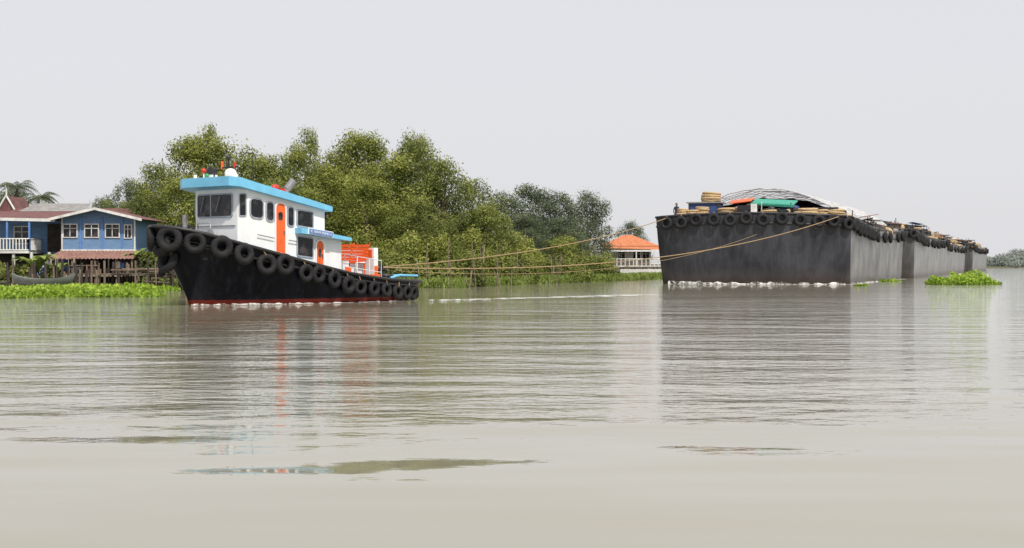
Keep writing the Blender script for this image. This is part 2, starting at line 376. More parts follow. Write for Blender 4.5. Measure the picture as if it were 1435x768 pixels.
g.tube([(9.2,-1.8,1.0),(9.8,-1.75,1.12),(11.2,-1.45,1.08),(11.9,-.8,1.08),(12.05,0,1.08),(11.9,.8,1.08),(11.2,1.45,1.08),(9.8,1.75,1.1)],.06,6,4)
g.obj('aft_deck_fittings',[WHITE,ORANGE,BLACK,STRAW,CYAN],tug)

# ------------------------------------------------------------------ BARGES
bdir=Vector((.354,.935,0)); brz=math.atan2(.935,.354)
def coil(g,x,y,z,R,m,n=4):
    for i in range(n): g.torus((x+random.uniform(-.04,.04),y+random.uniform(-.04,.04),z+.1+i*.15),(random.uniform(-.1,.1),random.uniform(-.1,.1),1),R*random.uniform(.85,1.05),.1,m,16,6)
def make_barge(origin, L, W, skew, H, front):
    e=empty('barge',origin,brz)
    NF=25
    ring=[]
    for i in range(NF+1):
        s=i/NF; ring.append((-skew*s-1.5*(math.sin(math.pi*s)**.5 if 0<s<1 else 0)+1.5, W*s, s,'f'))
    NS=14
    for i in range(1,NS+1): ring.append((1.5-skew+(L-1.5+skew)*i/NS, W, 1,'l'))
    for i in range(NS,0,-1): ring.append((1.5+(L-1.5)*i/NS,0,0,'r'))
    def topz(x): return H-.55*min(1,max(0,(x-1)/14))+.45*max(0,(x-(L-8))/8)
    def pt(r,f):
        x,y,s,k=r; z=f*(topz(x)+(.28*math.sin(math.pi*s) if k=='f' else 0)) if f>=0 else -.7
        rk=(1-max(f,0))
        if k=='f': x+=rk**1.5*1.3
        y=y+(.25*rk*(1 if y<W/2 else -1))
        return Vector((x,y,z))
    LV=[-1,0,.2,.45,.7,.9,1]; n=len(ring); g=G()
    vs=[pt(r,f) for f in LV for r in ring]; 
    for i in range(len(LV)-1):
        for j in range(n):
            a,b=j,(j+1)%n; mi=0 if (ring[a][3]=='f' and ring[b][3]=='f') else 1
            g.f.append((i*n+a,i*n+b,(i+1)*n+b,(i+1)*n+a)); g.m.append(mi); g.s.append(mi==0)
    g.v=[tuple(v) for v in vs]
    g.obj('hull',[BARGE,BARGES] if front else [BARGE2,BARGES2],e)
    g=G(); g.tube([pt(r,1) for r in ring],.1,6,0,True); g.tube([pt(r,.86) for r in ring],.08,6,0,True)
    inn=[]
    for r in ring:
        p=pt(r,1); inn.append((p.x+(.2 if r[3]=='f' else 0),p.y+(.2 if p.y<W/2 else -.2),p.z-.6))
    g.add([pt(r,1) for r in ring]+inn,[(j,(j+1)%n,(j+1)%n+n,j+n) for j in range(n)],0)
    g.add(inn,[tuple(range(n))],1)
    g.obj('rails_and_deck',[BLACK,DECK],e)
    g=G(); rad=.54
    path=[pt(r,1) for r in ring if r[3]=='f']
    d=0; nxt=.5; 
    for i in range(len(path)-1):
        a,b=path[i],path[i+1]; l=(b-a).length
        while nxt<=d+l:
            q=a.lerp(b,(nxt-d)/l); tg=(b-a).normalized(); nr=Vector((-abs(tg.y),tg.x*(1 if tg.y>0 else -1),0)).normalized()
            if nr.x>0: nr=-nr
            zc=q.z-.38-random.uniform(0,.22)
            g.torus(q+nr*.22+Vector((0,0,zc-q.z)),(nr.x,nr.y,random.uniform(-.15,.15)),rad*.68,rad*.32,0,22,10)
            g.tube([q+nr*.15+Vector((0,0,-.1)),q+Vector((0,0,.15))],.03,5,1)
            nxt+=random.uniform(1.12,1.5)
        d+=l
    x=1.9
    while x<L:
        g.torus((x,-.2,topz(x)-.5-random.uniform(0,.3)),(0,1,random.uniform(-.1,.1)),rad*.68,rad*.32,0,20,8)
        x+= random.uniform(1.15,1.6) if x<14 or x>L-5 else random.uniform(3,9)
    g.obj('tyre_fenders',[RUBBER,ROPE],e)
    zd=topz(8)-.6
    g=G(); x0=6 if front else 5; x1=L-5
    def vz(y,h): 
        s=(y-1)/(W-2); return zd+.9+h*math.sin(math.pi*min(1,max(0,s)))**.75
    hh=2.35 if front else 1.3
    nx=12; ny=20; vs=[]; fs=[]
    for i in range(nx+1):
        x=lerp(x0+1.0,x1,i/nx)
        for j in range(ny+1):
            y=lerp(1.2,W-1.2,j/ny); vs.append((x+random.uniform(-.2,.2),y,vz(y,hh-.5)+random.uniform(-.14,.1)))
    for i in range(nx):
        for j in range(ny): fs.append((i*(ny+1)+j,i*(ny+1)+j+1,(i+1)*(ny+1)+j+1,(i+1)*(ny+1)+j))
    g.add(vs,fs,0)
    g.box(((x0+x1)/2,1.1,zd+.45),(x1-x0,.15,1.1),1); g.box(((x0+x1)/2,W-1.1,zd+.45),(x1-x0,.15,1.1),1)
    g.box((x0+1.6,W/2,zd+.8),(.15,W-2.4,1.6),1)
    if front:
        for x in np.arange(x0-2.0,x1,1.3):
            g.tube([(x,y,vz(y,hh+random.uniform(-.08,.08))+.1) for y in np.linspace(1.0,W-1.0,22)],.05,5,2)
        for y in np.linspace(1.8,W-1.8,6): g.tube([(x0-2,y,vz(y,hh)+.02),(x1,y,vz(y,hh)+.02)],.03,5,2)
    g.obj('cargo_cover',[TARPD,DARKWOOD,PIPE],e)
    g=G(); C=[STRAW,TARPB,TARPG,WHITE2,ORANGE,DARKWOOD,RUSTROOF,LBROWN,BLACK,GREYROOF,SACK]
    if front:
        zf=H-.55
        fx=lambda y:-skew*(y/W)+1.0
        for y,R,nn in((1.2,.6,4),(3.3,.75,5),(3.9,.5,3),(6.3,.55,4),(8.3,.5,3),(12.2,.7,4),(11.4,.5,6),(12.9,.45,5),(9.6,.6,5),(2.2,.5,4)): coil(g,fx(y)+.6,y,zf,R,0,nn+3)
        y=11.4; g.box((fx(y)+1.9,y,zf+.85),(1.8,2.4,1.7),1); g.box((fx(y)+1.9,y,zf+1.75),(2.1,2.8,.1),9); coil(g,fx(y)+1.9,y-.4,zf+1.8,.8,0,5)
        for yy in(10.2,12.6): g.tube([(fx(y)+.95,yy,zf),(fx(y)+.95,yy,zf+1.75)],.05,5,5)
        g.box((fx(6)+2.4,6.2,zf+1.8),(2.4,3.4,.07),2,rx=.06,ry=-.2); g.box((fx(6)+1.3,6.2,zf+1.55),(.05,3.4,.22),2,rx=.06)
        for yy in(4.7,7.1): g.tube([(fx(6)+1.4,yy,zf),(fx(6)+1.4,yy,zf+1.7)],.05,5,5)
        g.box((fx(8)+2.6,8.8,zf+1.95),(1.6,1.8,.07),4,rx=-.1,ry=-.2); g.box((fx(8)+2.2,8.4,zf+.8),(.8,1.2,1.5),8)
        g.box((fx(8)+1.3,7.6,zf+.95),(.5,.5,.08),3); g.box((fx(8)+1.55,7.6,zf+1.3),(.06,.5,.7),3)
        for yy in(7.4,7.8): g.tube([(fx(8)+1.1,yy,zf),(fx(8)+1.1,yy,zf+.95)],.04,5,3)
        g.tube([(fx(7)+.9,6.9,zf),(fx(7)+.9,6.9,zf+1.8)],.035,5,3); g.box((fx(7)+1.2,10.0,zf+.8),(.5,.4,.5),4)
        g.box((fx(2)+2.5,2.2,zf+.9),(1.6,1.8,.9),8,rz=.2)
        for i in range(80):
            yy=random.uniform(1.0,W-1.4); xx=fx(yy)+random.uniform(1.4,5.2)+skew*yy/W*.8
            g.ball((xx,yy,zf+random.uniform(.3,1.3)*(.5+.7*math.sin(math.pi*yy/W))),(random.uniform(.25,.5),random.uniform(.3,.7),random.uniform(.18,.35)),random.choice([10,10,5,8,7,10,1,0]),9,6)
        for i in range(5):
            yy=1.6+i*2.9; g.tube([(fx(yy),yy,zf-.1),(fx(yy),yy,zf+.75)],.14,8,8)
    N=int(L*1.8) if front else int(L*3.0)
    for i in range(N):
        x=random.uniform(5 if front else 1,L-.5); y=random.uniform(.5,W*.6) if not front else random.uniform(.4,1.9); b=zd+ (0.1 if y<1.2 else (.5 if front else vz(y,hh-.5)-zd-.1))
        k=random.random(); mm=random.choice([0,10,1,2,3,5,5,10,6,7,7,8,8,9,5,8])
        if k<.3: coil(g,x,y,b,random.uniform(.35,.6),0 if random.random()<.6 else 8,random.randint(2,4))
        elif k<.48: g.box((x,y,b+.3),(random.uniform(.4,1.2),random.uniform(.4,.9),random.uniform(.3,.8)),mm,rz=random.uniform(0,3),ry=random.uniform(-.25,.25),rx=random.uniform(-.2,.2))
        elif k<.85: g.ball((x,y,b+.15),(random.uniform(.3,.9),random.uniform(.3,.8),random.uniform(.3,.6)),random.choice([0,5,7,8,10,10]),8,5)
        else: 
            h=random.uniform(.5,1.3)
            g.tube([(x,y,b),(x+random.uniform(-.4,.4),y,b+h)],.045,5,5)
            if random.random()<.35: g.box((x,y,b+h),(random.uniform(1.0,2.0),random.uniform(.8,1.6),.05),random.choice([9,9,6,1,5,5]),rz=random.uniform(0,1),rx=random.uniform(-.2,.2),ry=random.uniform(-.15,.15))
    if not front:
        x=L-7; g.box((x,W/2,zd+1.3),(3.5,W*.5,2.2),5); g.box((x,W/2,zd+2.5),(4.5,W*.62,.12),9)
        x=3.5; g.box((x,3.0,zd+.9),(2.0,2.2,1.4),7); g.box((x,3.0,zd+1.7),(2.6,2.8,.1),6,rx=.08)
    g.obj('deck_cargo_and_gear',C,e)
    return e
o=Vector((26.3,111.0,0)); make_barge(o,44,15.0,3.4,5.35,True)
o=o+bdir*49; make_barge(o+Vector((.6,-.2,0)),55,13,.5,5.4,False)
o=o+bdir*59; make_barge(o+Vector((-.3,0,0)),60,13,.5,5.3,False)
o=o+bdir*66; make_barge(o+Vector((.8,0,0)),66,13,.5,5.5,False)

# ------------------------------------------------------------------ deckhand on the barge
def person(loc, rz):
    e=empty('deckhand',loc,rz)
    def skin(name,verts,edges,rad,mats,root=0):
        me=bpy.data.meshes.new(name); me.from_pydata(verts,edges,[]); ob=bpy.data.objects.new(name,me); COL.objects.link(ob); ob.parent=e
        md=ob.modifiers.new('s','SKIN'); 
        for i,r in enumerate(rad): me.skin_vertices[0].data[i].radius=(r,r*.8)
        me.skin_vertices[0].data[root].use_root=True
        sb=ob.modifiers.new('u','SUBSURF'); sb.levels=2; sb.render_levels=2; me.materials.append(mats); return ob
    V=[(0,0,.92),(0,0,1.1),(0,0,1.3),(0,0,1.43),(.17,0,1.40),(.24,.02,1.13),(.2,-.16,.95),(-.17,0,1.40),(-.25,.02,1.13),(-.23,-.05,.88),(.1,0,.86),(.12,-.02,.48),(.13,0,.08),(.14,-.12,.04),(-.1,0,.86),(-.12,-.02,.48),(-.14,0,.08),(-.15,-.12,.04),(0,0,1.5)]
    E=[(0,1),(1,2),(2,3),(3,4),(4,5),(5,6),(3,7),(7,8),(8,9),(0,10),(10,11),(11,12),(12,13),(0,14),(14,15),(15,16),(16,17),(3,18)]
    R=[.15,.14,.17,.12,.07,.05,.04,.07,.05,.04,.1,.07,.05,.045,.1,.07,.05,.045,.06]
    skin('body_clothed',V,E,R,CLOTH)
    g=G(); g.ball((0,-.01,1.63),(.085,.1,.125),0,16,12); g.ball((0,-.115,1.62),(.015,.025,.025),0); g.ball((-.03,-.1,1.645),.012,1); g.ball((.03,-.1,1.645),.012,1)
    g.ball((0,.02,1.67),(.095,.105,.11),1,16,10); g.ball((.09,0,1.63),(.012,.02,.03),0); g.ball((-.09,0,1.63),(.012,.02,.03),0); g.tube([(0,0,1.45),(0,0,1.56)],.055,10,0)
    for hx,hy,hz in((.2,-.18,.9),(-.23,-.06,.82)):
        g.ball((hx,hy,hz),(.03,.045,.05),0)
        for k in range(4): g.tube([(hx-.02+.013*k,hy,hz-.03),(hx-.022+.014*k,hy-.01,hz-.08),(hx-.02+.013*k,hy-.03,hz-.105)],[.009,.008,.006],5,0)
        g.tube([(hx,hy-.04,hz+.01),(hx,hy-.065,hz-.04)],.009,5,0)
    g.obj('head_and_hands',[SKIN,BLACK],e)
    return e
person((13.35,115.4,4.80), .25)

# ------------------------------------------------------------------ tow ropes
def rope(a,b,sag,r=.032):
    a=Vector(a);b=Vector(b); pts=[]
    for i in range(41):
        t=i/40; p=a.lerp(b,t); p.z-=sag*4*t*(1-t); pts.append(p)
    G().tube(pts,r,6).obj('tow_rope',ROPE)
mw=Matrix.Translation((-12.5,55,0))@Matrix.Rotation(math.radians(50),4,'Z')
A=mw@Vector((10.2,-.25,1.45)); B=mw@Vector((10.2,.25,1.45))
rope(B,(12.3,113.6,5.25),.6,.03); rope(A,(25.4,110.6,5.3),1.25,.03); rope(A+Vector((0,0,-.1)),(19.0,110.5,3.9),1.2,.014)

# ------------------------------------------------------------------ foliage tools
def np_mesh(name,V,Q,mi,tint,mats,smooth=False):
    me=bpy.data.meshes.new(name); nv=len(V); nf=len(Q)
    me.vertices.add(nv); me.vertices.foreach_set('co',np.asarray(V,np.float32).ravel())
    me.loops.add(nf*4); me.loops.foreach_set('vertex_index',np.asarray(Q,np.int32).ravel())
    me.polygons.add(nf); me.polygons.foreach_set('loop_start',np.arange(0,nf*4,4,dtype=np.int32)); me.polygons.foreach_set('loop_total',np.full(nf,4,np.int32))
    for m in mats: me.materials.append(m)
    me.polygons.foreach_set('material_index',np.asarray(mi,np.int32))
    at=me.attributes.new('tint','FLOAT','POINT'); at.data.foreach_set('value',np.asarray(tint,np.float32))
    me.update(calc_edges=True); me.validate(); return me
def leaves(rng,C,size,tint,updir=.0,aspect=.5,bias=None):
    n=len(C); nr=rng.normal(size=(n,3))
    if bias is not None: nr=nr*.6+bias
    nr/=np.linalg.norm(nr,axis=1)[:,None]
    a=rng.normal(size=(n,3)); a[:,2]+=updir
    a-=nr*(a*nr).sum(1)[:,None] if updir==0 else 0
    a/=np.linalg.norm(a,axis=1)[:,None]
    b=np.cross(nr,a); b/=np.linalg.norm(b,axis=1)[:,None]
    s=(size*rng.uniform(.6,1.4,n))[:,None]
    V=np.stack([C-a*s,C-b*s*aspect,C+a*s,C+b*s*aspect],1).reshape(-1,3)
    Q=np.arange(4*n).reshape(-1,4); return V,Q,np.repeat(tint,4)
def tube_np(pts,rad,n=6):
    g=G(); g.tube(pts,rad,n); nq=(len(pts)-1)*n
    return np.array(g.v[:len(pts)*n]), np.array(g.f[:nq])
def tree_mesh(name,seed,H,R,mats,nclump=46,per=230,size=.2,crown0=.2,droop=0,trunk=.22):
    rng=np.random.default_rng(seed); VV=[];QQ=[];MI=[];TT=[]; off=0
    def push(V,Q,m,t):
        nonlocal off
        VV.append(V);QQ.append(Q+off);MI.append(np.full(len(Q),m));TT.append(t);off+=len(V)
    top=np.array([rng.uniform(-.4,.4),rng.uniform(-.4,.4),H*.72])
    tp=[(0,0,-.3),(top[0]*.2,top[1]*.4,H*.2),(top[0]*.7,top[1]*.5,H*.45),tuple(top)]
    V,Q=tube_np(tp,[trunk*1.2,trunk,trunk*.7,trunk*.25],8); push(V,Q,0,np.full(len(V),.5))
    cl=[]
    for i in range(nclump):
        z=rng.uniform(crown0,1)**.8; prof=math.sin(math.pi*min(1,max(.05,(z-crown0+.25)/(1.27-crown0))))**.55
        th=rng.uniform(0,2*math.pi); rr=R*prof*rng.uniform(.2,1.0)**.6*(1+.14*math.sin(3*th+seed))
        cr=rng.uniform(.45,1.15)*R*.27*(1.2-.4*z)
        cl.append((rr*math.cos(th),rr*math.sin(th),z*H-cr*.6,cr))
    for j,(x,y,z,cr) in enumerate(cl):
        if j%4==0:
            b=(x*.1+top[0]*.3,y*.1+top[1]*.3,max(.5,z*.55)); V,Q=tube_np([b,(x*.5,y*.5,z*.85),(x,y,z)],[trunk*.35,trunk*.18,.02],5); push(V,Q,0,np.full(len(V),.5))
        n=int(per*rng.uniform(.7,1.3)*(cr/(R*.22))**2*.8)
        d=rng.normal(size=(n,3)); d/=np.linalg.norm(d,axis=1)[:,None]
        r=cr*(rng.uniform(.2,1.0,n)**.5+np.abs(rng.normal(0,.25,n)))
        r*=1+.22*np.sin(d[:,0]*5+j)*np.sin(d[:,1]*6+2*j)+.15*np.sin(d[:,2]*9+j)
        P=d*r[:,None]*np.array([1.15,1.15,.85])+np.array([x,y,z])
        P[:,2]-=droop*rng.uniform(0,1,n)**2*cr
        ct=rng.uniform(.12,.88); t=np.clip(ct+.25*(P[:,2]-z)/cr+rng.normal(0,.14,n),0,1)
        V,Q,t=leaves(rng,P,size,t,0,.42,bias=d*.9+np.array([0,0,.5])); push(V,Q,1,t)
    return np_mesh(name,np.concatenate(VV),np.concatenate(QQ),np.concatenate(MI),np.concatenate(TT),mats)
LF1=LEAF('bright_leaves',(.075,.10,.018),(.205,.235,.045),(.37,.39,.10),.35)
LF2=LEAF('olive_leaves',(.055,.08,.018),(.155,.185,.042),(.28,.305,.08),.3)
LF3=LEAF('dark_hazy_leaves',(.06,.08,.05),(.115,.145,.075),(.19,.225,.115),.25)  # dark foliage farther back, some distance haze mixed into its colour
LFG=LEAF('grass_blades',(.07,.10,.02),(.18,.25,.05),(.30,.37,.10),.3)
LFH=LEAF('hyacinth_leaves',(.12,.21,.02),(.29,.43,.045),(.46,.58,.10),.35)
LFD=LEAF('distant_haze_leaves',(.17,.195,.175),(.21,.235,.21),(.26,.285,.25),.1)  # pale grey-green: atmospheric haze painted into the leaf colour
meshes={}
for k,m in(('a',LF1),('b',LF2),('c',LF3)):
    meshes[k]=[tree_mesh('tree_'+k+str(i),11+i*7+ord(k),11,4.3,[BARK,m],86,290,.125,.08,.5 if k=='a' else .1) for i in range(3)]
def tree(name,k,i,x,y,H,sx):
    o=bpy.data.objects.new(name,meshes[k][i%3]); COL.objects.link(o); o.location=(x,y,.3); s=H/11.3
    o.scale=(sx*s,sx*s,s); o.rotation_euler[2]=random.uniform(0,6.28)
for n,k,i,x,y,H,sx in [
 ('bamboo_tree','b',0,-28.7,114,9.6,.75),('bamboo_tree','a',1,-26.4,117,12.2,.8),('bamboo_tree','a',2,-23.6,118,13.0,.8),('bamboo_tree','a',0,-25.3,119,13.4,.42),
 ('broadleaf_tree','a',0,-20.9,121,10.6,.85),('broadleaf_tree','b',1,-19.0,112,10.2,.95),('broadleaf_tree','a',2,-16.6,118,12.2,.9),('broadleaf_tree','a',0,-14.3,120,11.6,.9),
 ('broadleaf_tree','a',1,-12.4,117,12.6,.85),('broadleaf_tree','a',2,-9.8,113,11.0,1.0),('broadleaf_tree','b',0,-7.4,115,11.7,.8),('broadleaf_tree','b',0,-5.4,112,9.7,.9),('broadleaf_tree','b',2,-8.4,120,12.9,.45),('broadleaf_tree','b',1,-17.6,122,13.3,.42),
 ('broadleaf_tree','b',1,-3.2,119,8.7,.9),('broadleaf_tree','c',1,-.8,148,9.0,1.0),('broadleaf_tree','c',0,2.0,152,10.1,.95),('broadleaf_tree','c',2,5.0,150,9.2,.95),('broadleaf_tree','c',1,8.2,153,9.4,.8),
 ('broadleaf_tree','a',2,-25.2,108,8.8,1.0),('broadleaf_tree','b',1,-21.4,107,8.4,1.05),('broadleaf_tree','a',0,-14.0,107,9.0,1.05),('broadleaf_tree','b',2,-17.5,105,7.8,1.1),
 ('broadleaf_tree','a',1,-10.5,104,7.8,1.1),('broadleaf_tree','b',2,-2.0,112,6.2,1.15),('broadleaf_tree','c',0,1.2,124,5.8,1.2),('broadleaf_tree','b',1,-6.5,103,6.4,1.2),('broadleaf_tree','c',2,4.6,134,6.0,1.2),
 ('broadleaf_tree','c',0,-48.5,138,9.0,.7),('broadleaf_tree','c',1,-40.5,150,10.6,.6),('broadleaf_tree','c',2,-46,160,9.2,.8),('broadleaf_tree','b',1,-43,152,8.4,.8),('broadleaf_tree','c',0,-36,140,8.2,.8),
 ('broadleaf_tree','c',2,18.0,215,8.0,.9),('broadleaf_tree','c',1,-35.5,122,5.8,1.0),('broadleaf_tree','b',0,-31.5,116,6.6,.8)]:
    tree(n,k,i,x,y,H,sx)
def palm(x,y,H,seed):
    rg=random.Random(seed); V,Q=tube_np([(0,0,-.3),(.2,0,H*.4),(.25,.1,H*.75),(.4,.1,H)],[.2,.16,.13,.12],8)
    VV=[V];QQ=[Q];MI=[np.zeros(len(Q))];TT=[np.full(len(V),.5)];off=len(V); vs=[];q=[];o=0
    for i in range(20):
        a=rg.uniform(0,6.28); L=rg.uniform(1.9,2.5); up=rg.uniform(.1,1.1); pts=[]
        for k in range(15):
            s=k/14; pts.append(Vector((.4+math.cos(a)*L*s*.95,.1+math.sin(a)*L*s*.95,H+up*L*s-1.0*L*s*s)))
        sd=Vector((-math.sin(a),math.cos(a),0))
        for k in range(1,15):
            for e_ in(-1,1):
                l=.55*math.sin(math.pi*min(.95,k/15+.12)); p=pts[k]; d=(pts[k]-pts[k-1]).normalized()*.05
                tip=p+sd*e_*l*.8+d*5+Vector((0,0,-l*.55)); vs+=[p-d,p+d,tip+d*.3,tip-d*.3]; q.append((o,o+1,o+2,o+3)); o+=4
    VV.append(np.array([tuple(v) for v in vs])); QQ.append(np.array(q)+off); MI.append(np.ones(len(q))); TT.append(np.random.default_rng(seed).uniform(.1,.8,len(vs)))
    ob=bpy.data.objects.new('palm_tree',np_mesh('palm_tree',np.concatenate(VV),np.concatenate(QQ),np.concatenate(MI),np.concatenate(TT),[BARK,LF3])); COL.objects.link(ob); ob.location=(x,y,.4)
palm(-46.0,131,8.2,3); palm(-45.0,134,7.4,5)
def mass(name,pts,size,mat,per,up=0,aspect=.42,seed=1):
    rng=np.random.default_rng(seed); CC=[];TT=[];BB=[]
    for (x,y,z,rx,ry,rz) in pts:
        n=int(per*rx*max(rz,.4)*2); d=rng.normal(size=(n,3)); d/=np.linalg.norm(d,axis=1)[:,None]; r=rng.uniform(.25,1.1,n)**.5
        P=d*r[:,None]*np.array([rx,ry,rz])+np.array([x,y,z]); CC.append(P); BB.append(d*.9+np.array([0,0,.5]))
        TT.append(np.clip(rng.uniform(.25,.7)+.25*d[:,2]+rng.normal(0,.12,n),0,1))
    C=np.concatenate(CC);t=np.concatenate(TT);Bb=np.concatenate(BB); ok=C[:,2]>.02; C=C[ok];t=t[ok];Bb=Bb[ok]
    V,Q,t=leaves(rng,C,size,t,up,aspect,bias=Bb); me=np_mesh(name,V,Q,np.zeros(len(Q)),t,[mat]); o=bpy.data.objects.new(name,me); COL.objects.link(o); return o
SH=[(-3000,95),(-80,90),(-31.7,90),(-23,91),(-14,94),(-3.6,96),(2.5,117),(8.6,131),(15,148),(35,208),(80,310),(150,480),(260,690),(500,820),(3000,900)]
def shore(x): return float(np.interp(x,[p[0] for p in SH],[p[1] for p in SH]))
R_=random.Random(3)
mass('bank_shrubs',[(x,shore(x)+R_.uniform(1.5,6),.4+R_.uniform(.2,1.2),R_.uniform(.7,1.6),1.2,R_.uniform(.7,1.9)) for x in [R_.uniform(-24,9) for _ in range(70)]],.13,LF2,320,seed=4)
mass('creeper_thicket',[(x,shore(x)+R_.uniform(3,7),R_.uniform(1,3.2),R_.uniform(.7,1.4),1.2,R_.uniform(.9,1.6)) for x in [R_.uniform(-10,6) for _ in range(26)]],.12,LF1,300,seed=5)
rng=np.random.default_rng(9)
n=26000; x=rng.uniform(-24,16,n); y=np.array([shore(a) for a in x])+rng.uniform(-.6,4,n); z=rng.uniform(.0,.65,n)
V,Q,t=leaves(rng,np.stack([x,y,z],1),.2,rng.uniform(.3,1,n),1.6,.16)
o=bpy.data.objects.new('bank_grass',np_mesh('bank_grass',V,Q,np.zeros(len(Q)),t,[LFG])); COL.objects.link(o)
def hyacinth(cx,cy,rx,ry,n,hmax,seed,rot=0):
    rng=np.random.default_rng(seed); a=rng.uniform(0,2*math.pi,n); r=np.sqrt(rng.uniform(0,1,n))
    w=1+.12*np.sin(3*a+seed)+.1*np.sin(7*a+2*seed); lx=r*np.cos(a)*rx*w; ly=r*np.sin(a)*ry*w
    x=cx+lx*math.cos(rot)-ly*math.sin(rot); y=cy+lx*math.sin(rot)+ly*math.cos(rot)
    hf=.5+.5*np.sin(x*1.9+seed)*np.sin(y*1.3); z=rng.uniform(.02,1,n)*hmax*(.4+.6*hf)*np.clip((1.05-r)*4,.25,1)
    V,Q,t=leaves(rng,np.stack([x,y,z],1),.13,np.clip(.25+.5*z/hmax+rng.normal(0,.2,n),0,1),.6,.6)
    o=bpy.data.objects.new('water_hyacinth',np_mesh('water_hyacinth',V,Q,np.zeros(len(Q)),t,[LFH])); COL.objects.link(o)
hyacinth(-27.0,73,8.6,7.0,19000,.5,1,-.3); hyacinth(-24.0,84,4.0,4.0,4000,.45,5)
hyacinth(35.2,112,2.7,2.2,1900,.8,2); hyacinth(36.8,115,1.7,2.6,1300,1.15,3); hyacinth(34.5,130,1.0,.7,160,.3,6); hyacinth(25.5,104,.5,.25,60,.15,7)
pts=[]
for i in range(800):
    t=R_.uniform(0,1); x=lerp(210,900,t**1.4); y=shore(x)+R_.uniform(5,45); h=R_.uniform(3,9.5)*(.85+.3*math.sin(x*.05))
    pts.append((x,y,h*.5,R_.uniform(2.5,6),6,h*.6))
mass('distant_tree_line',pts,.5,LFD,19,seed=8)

# ------------------------------------------------------------------ ground + water
g=G(); vs=[];n=len(SH)
for (dx,dy,z) in((0,0,-.4),(-.2,1.2,.3),(-.4,6,.55),(0,60,.8),(0,4000,1.0)):
    for p in SH: vs.append((p[0]+dx,p[1]+dy,z))
fs=[(r*n+i,r*n+i+1,(r+1)*n+i+1,(r+1)*n+i) for r in range(4) for i in range(n-1)]
g.add(vs,fs,0,False); g.obj('ground',M('bank_soil',(.11,.09,.055),.95,var=.4,scale=.6,c2=(.10,.12,.045),bump=.1))

def water():
    m,t,b=nt('river_water')
    L=t.links.new; N=t.nodes.new
    geo=N('ShaderNodeNewGeometry'); sp=N('ShaderNodeSeparateXYZ'); L(geo.outputs['Position'],sp.inputs[0])
    def noise(sc,sx,sy,det,rot=0,rough=.5):
        mp=N('ShaderNodeMapping'); mp.inputs['Scale'].default_value=(sx,sy,1); mp.inputs['Rotation'].default_value=(0,0,rot)
        L(geo.outputs['Position'],mp.inputs['Vector']); q=N('ShaderNodeTexNoise'); q.inputs['Scale'].default_value=sc; q.inputs['Detail'].default_value=det; q.inputs['Roughness'].default_value=rough
        L(mp.outputs[0],q.inputs['Vector']); return q.outputs['Fac']
    def math_(op,a,b_=None,c=None):
        q=N('ShaderNodeMath'); q.operation=op
        for i,v in enumerate((a,b_,c)):
            if v is None: continue
            if isinstance(v,(int,float)): q.inputs[i].default_value=v
            else: L(v,q.inputs[i])
        return q.outputs[0]
    patch=noise(.05,.5,1.6,3)
    yy=math_('MULTIPLY_ADD',patch,10,sp.outputs['Y'])
    mr=N('ShaderNodeMapRange'); mr.interpolation_type='SMOOTHSTEP'; mr.inputs[1].default_value=16.5; mr.inputs[2].default_value=22.5; mr.inputs[3].default_value=.10; mr.inputs[4].default_value=1
    L(yy,mr.inputs[0]); mask=mr.outputs[0]
    pm=N('ShaderNodeMapRange'); pm.inputs[1].default_value=.35; pm.inputs[2].default_value=.65; pm.inputs[3].default_value=.6; pm.inputs[4].default_value=1.3
    L(noise(.09,.35,1.4,4),pm.inputs[0]); mask=math_('MULTIPLY',mask,pm.outputs[0])
    swell=math_('MULTIPLY',noise(.55,.45,1.2,1,.06),.064)
    mid=math_('MULTIPLY',math_('MULTIPLY',noise(2.4,.65,1.2,2,-.1),.025),mask)
    fine=math_('MULTIPLY',math_('MULTIPLY',noise(7,.7,1.2,2,.15,.6),.007),mask)
    h=math_('ADD',math_('ADD',swell,mid),fine)
    bp=N('ShaderNodeBump'); bp.inputs['Strength'].default_value=1; bp.inputs['Distance'].default_value=1; L(h,bp.inputs['Height'])
    r=N('ShaderNodeValToRGB'); r.color_ramp.elements[0].position=.35; r.color_ramp.elements[0].color=(.265,.245,.18,1); r.color_ramp.elements[1].position=.7; r.color_ramp.elements[1].color=(.325,.305,.235,1)
    L(noise(.08,.4,1,4),r.inputs[0]); L(r.outputs[0],b.inputs['Base Color'])
    b.inputs['Roughness'].default_value=.03; b.inputs['IOR'].default_value=1.37; L(bp.outputs[0],b.inputs['Normal'])
    return m
g=G(); g.add([(-4000,-60,0),(4000,-60,0),(4000,4500,0),(-4000,4500,0)],[(0,1,2,3)]); g.obj('river_water',water())

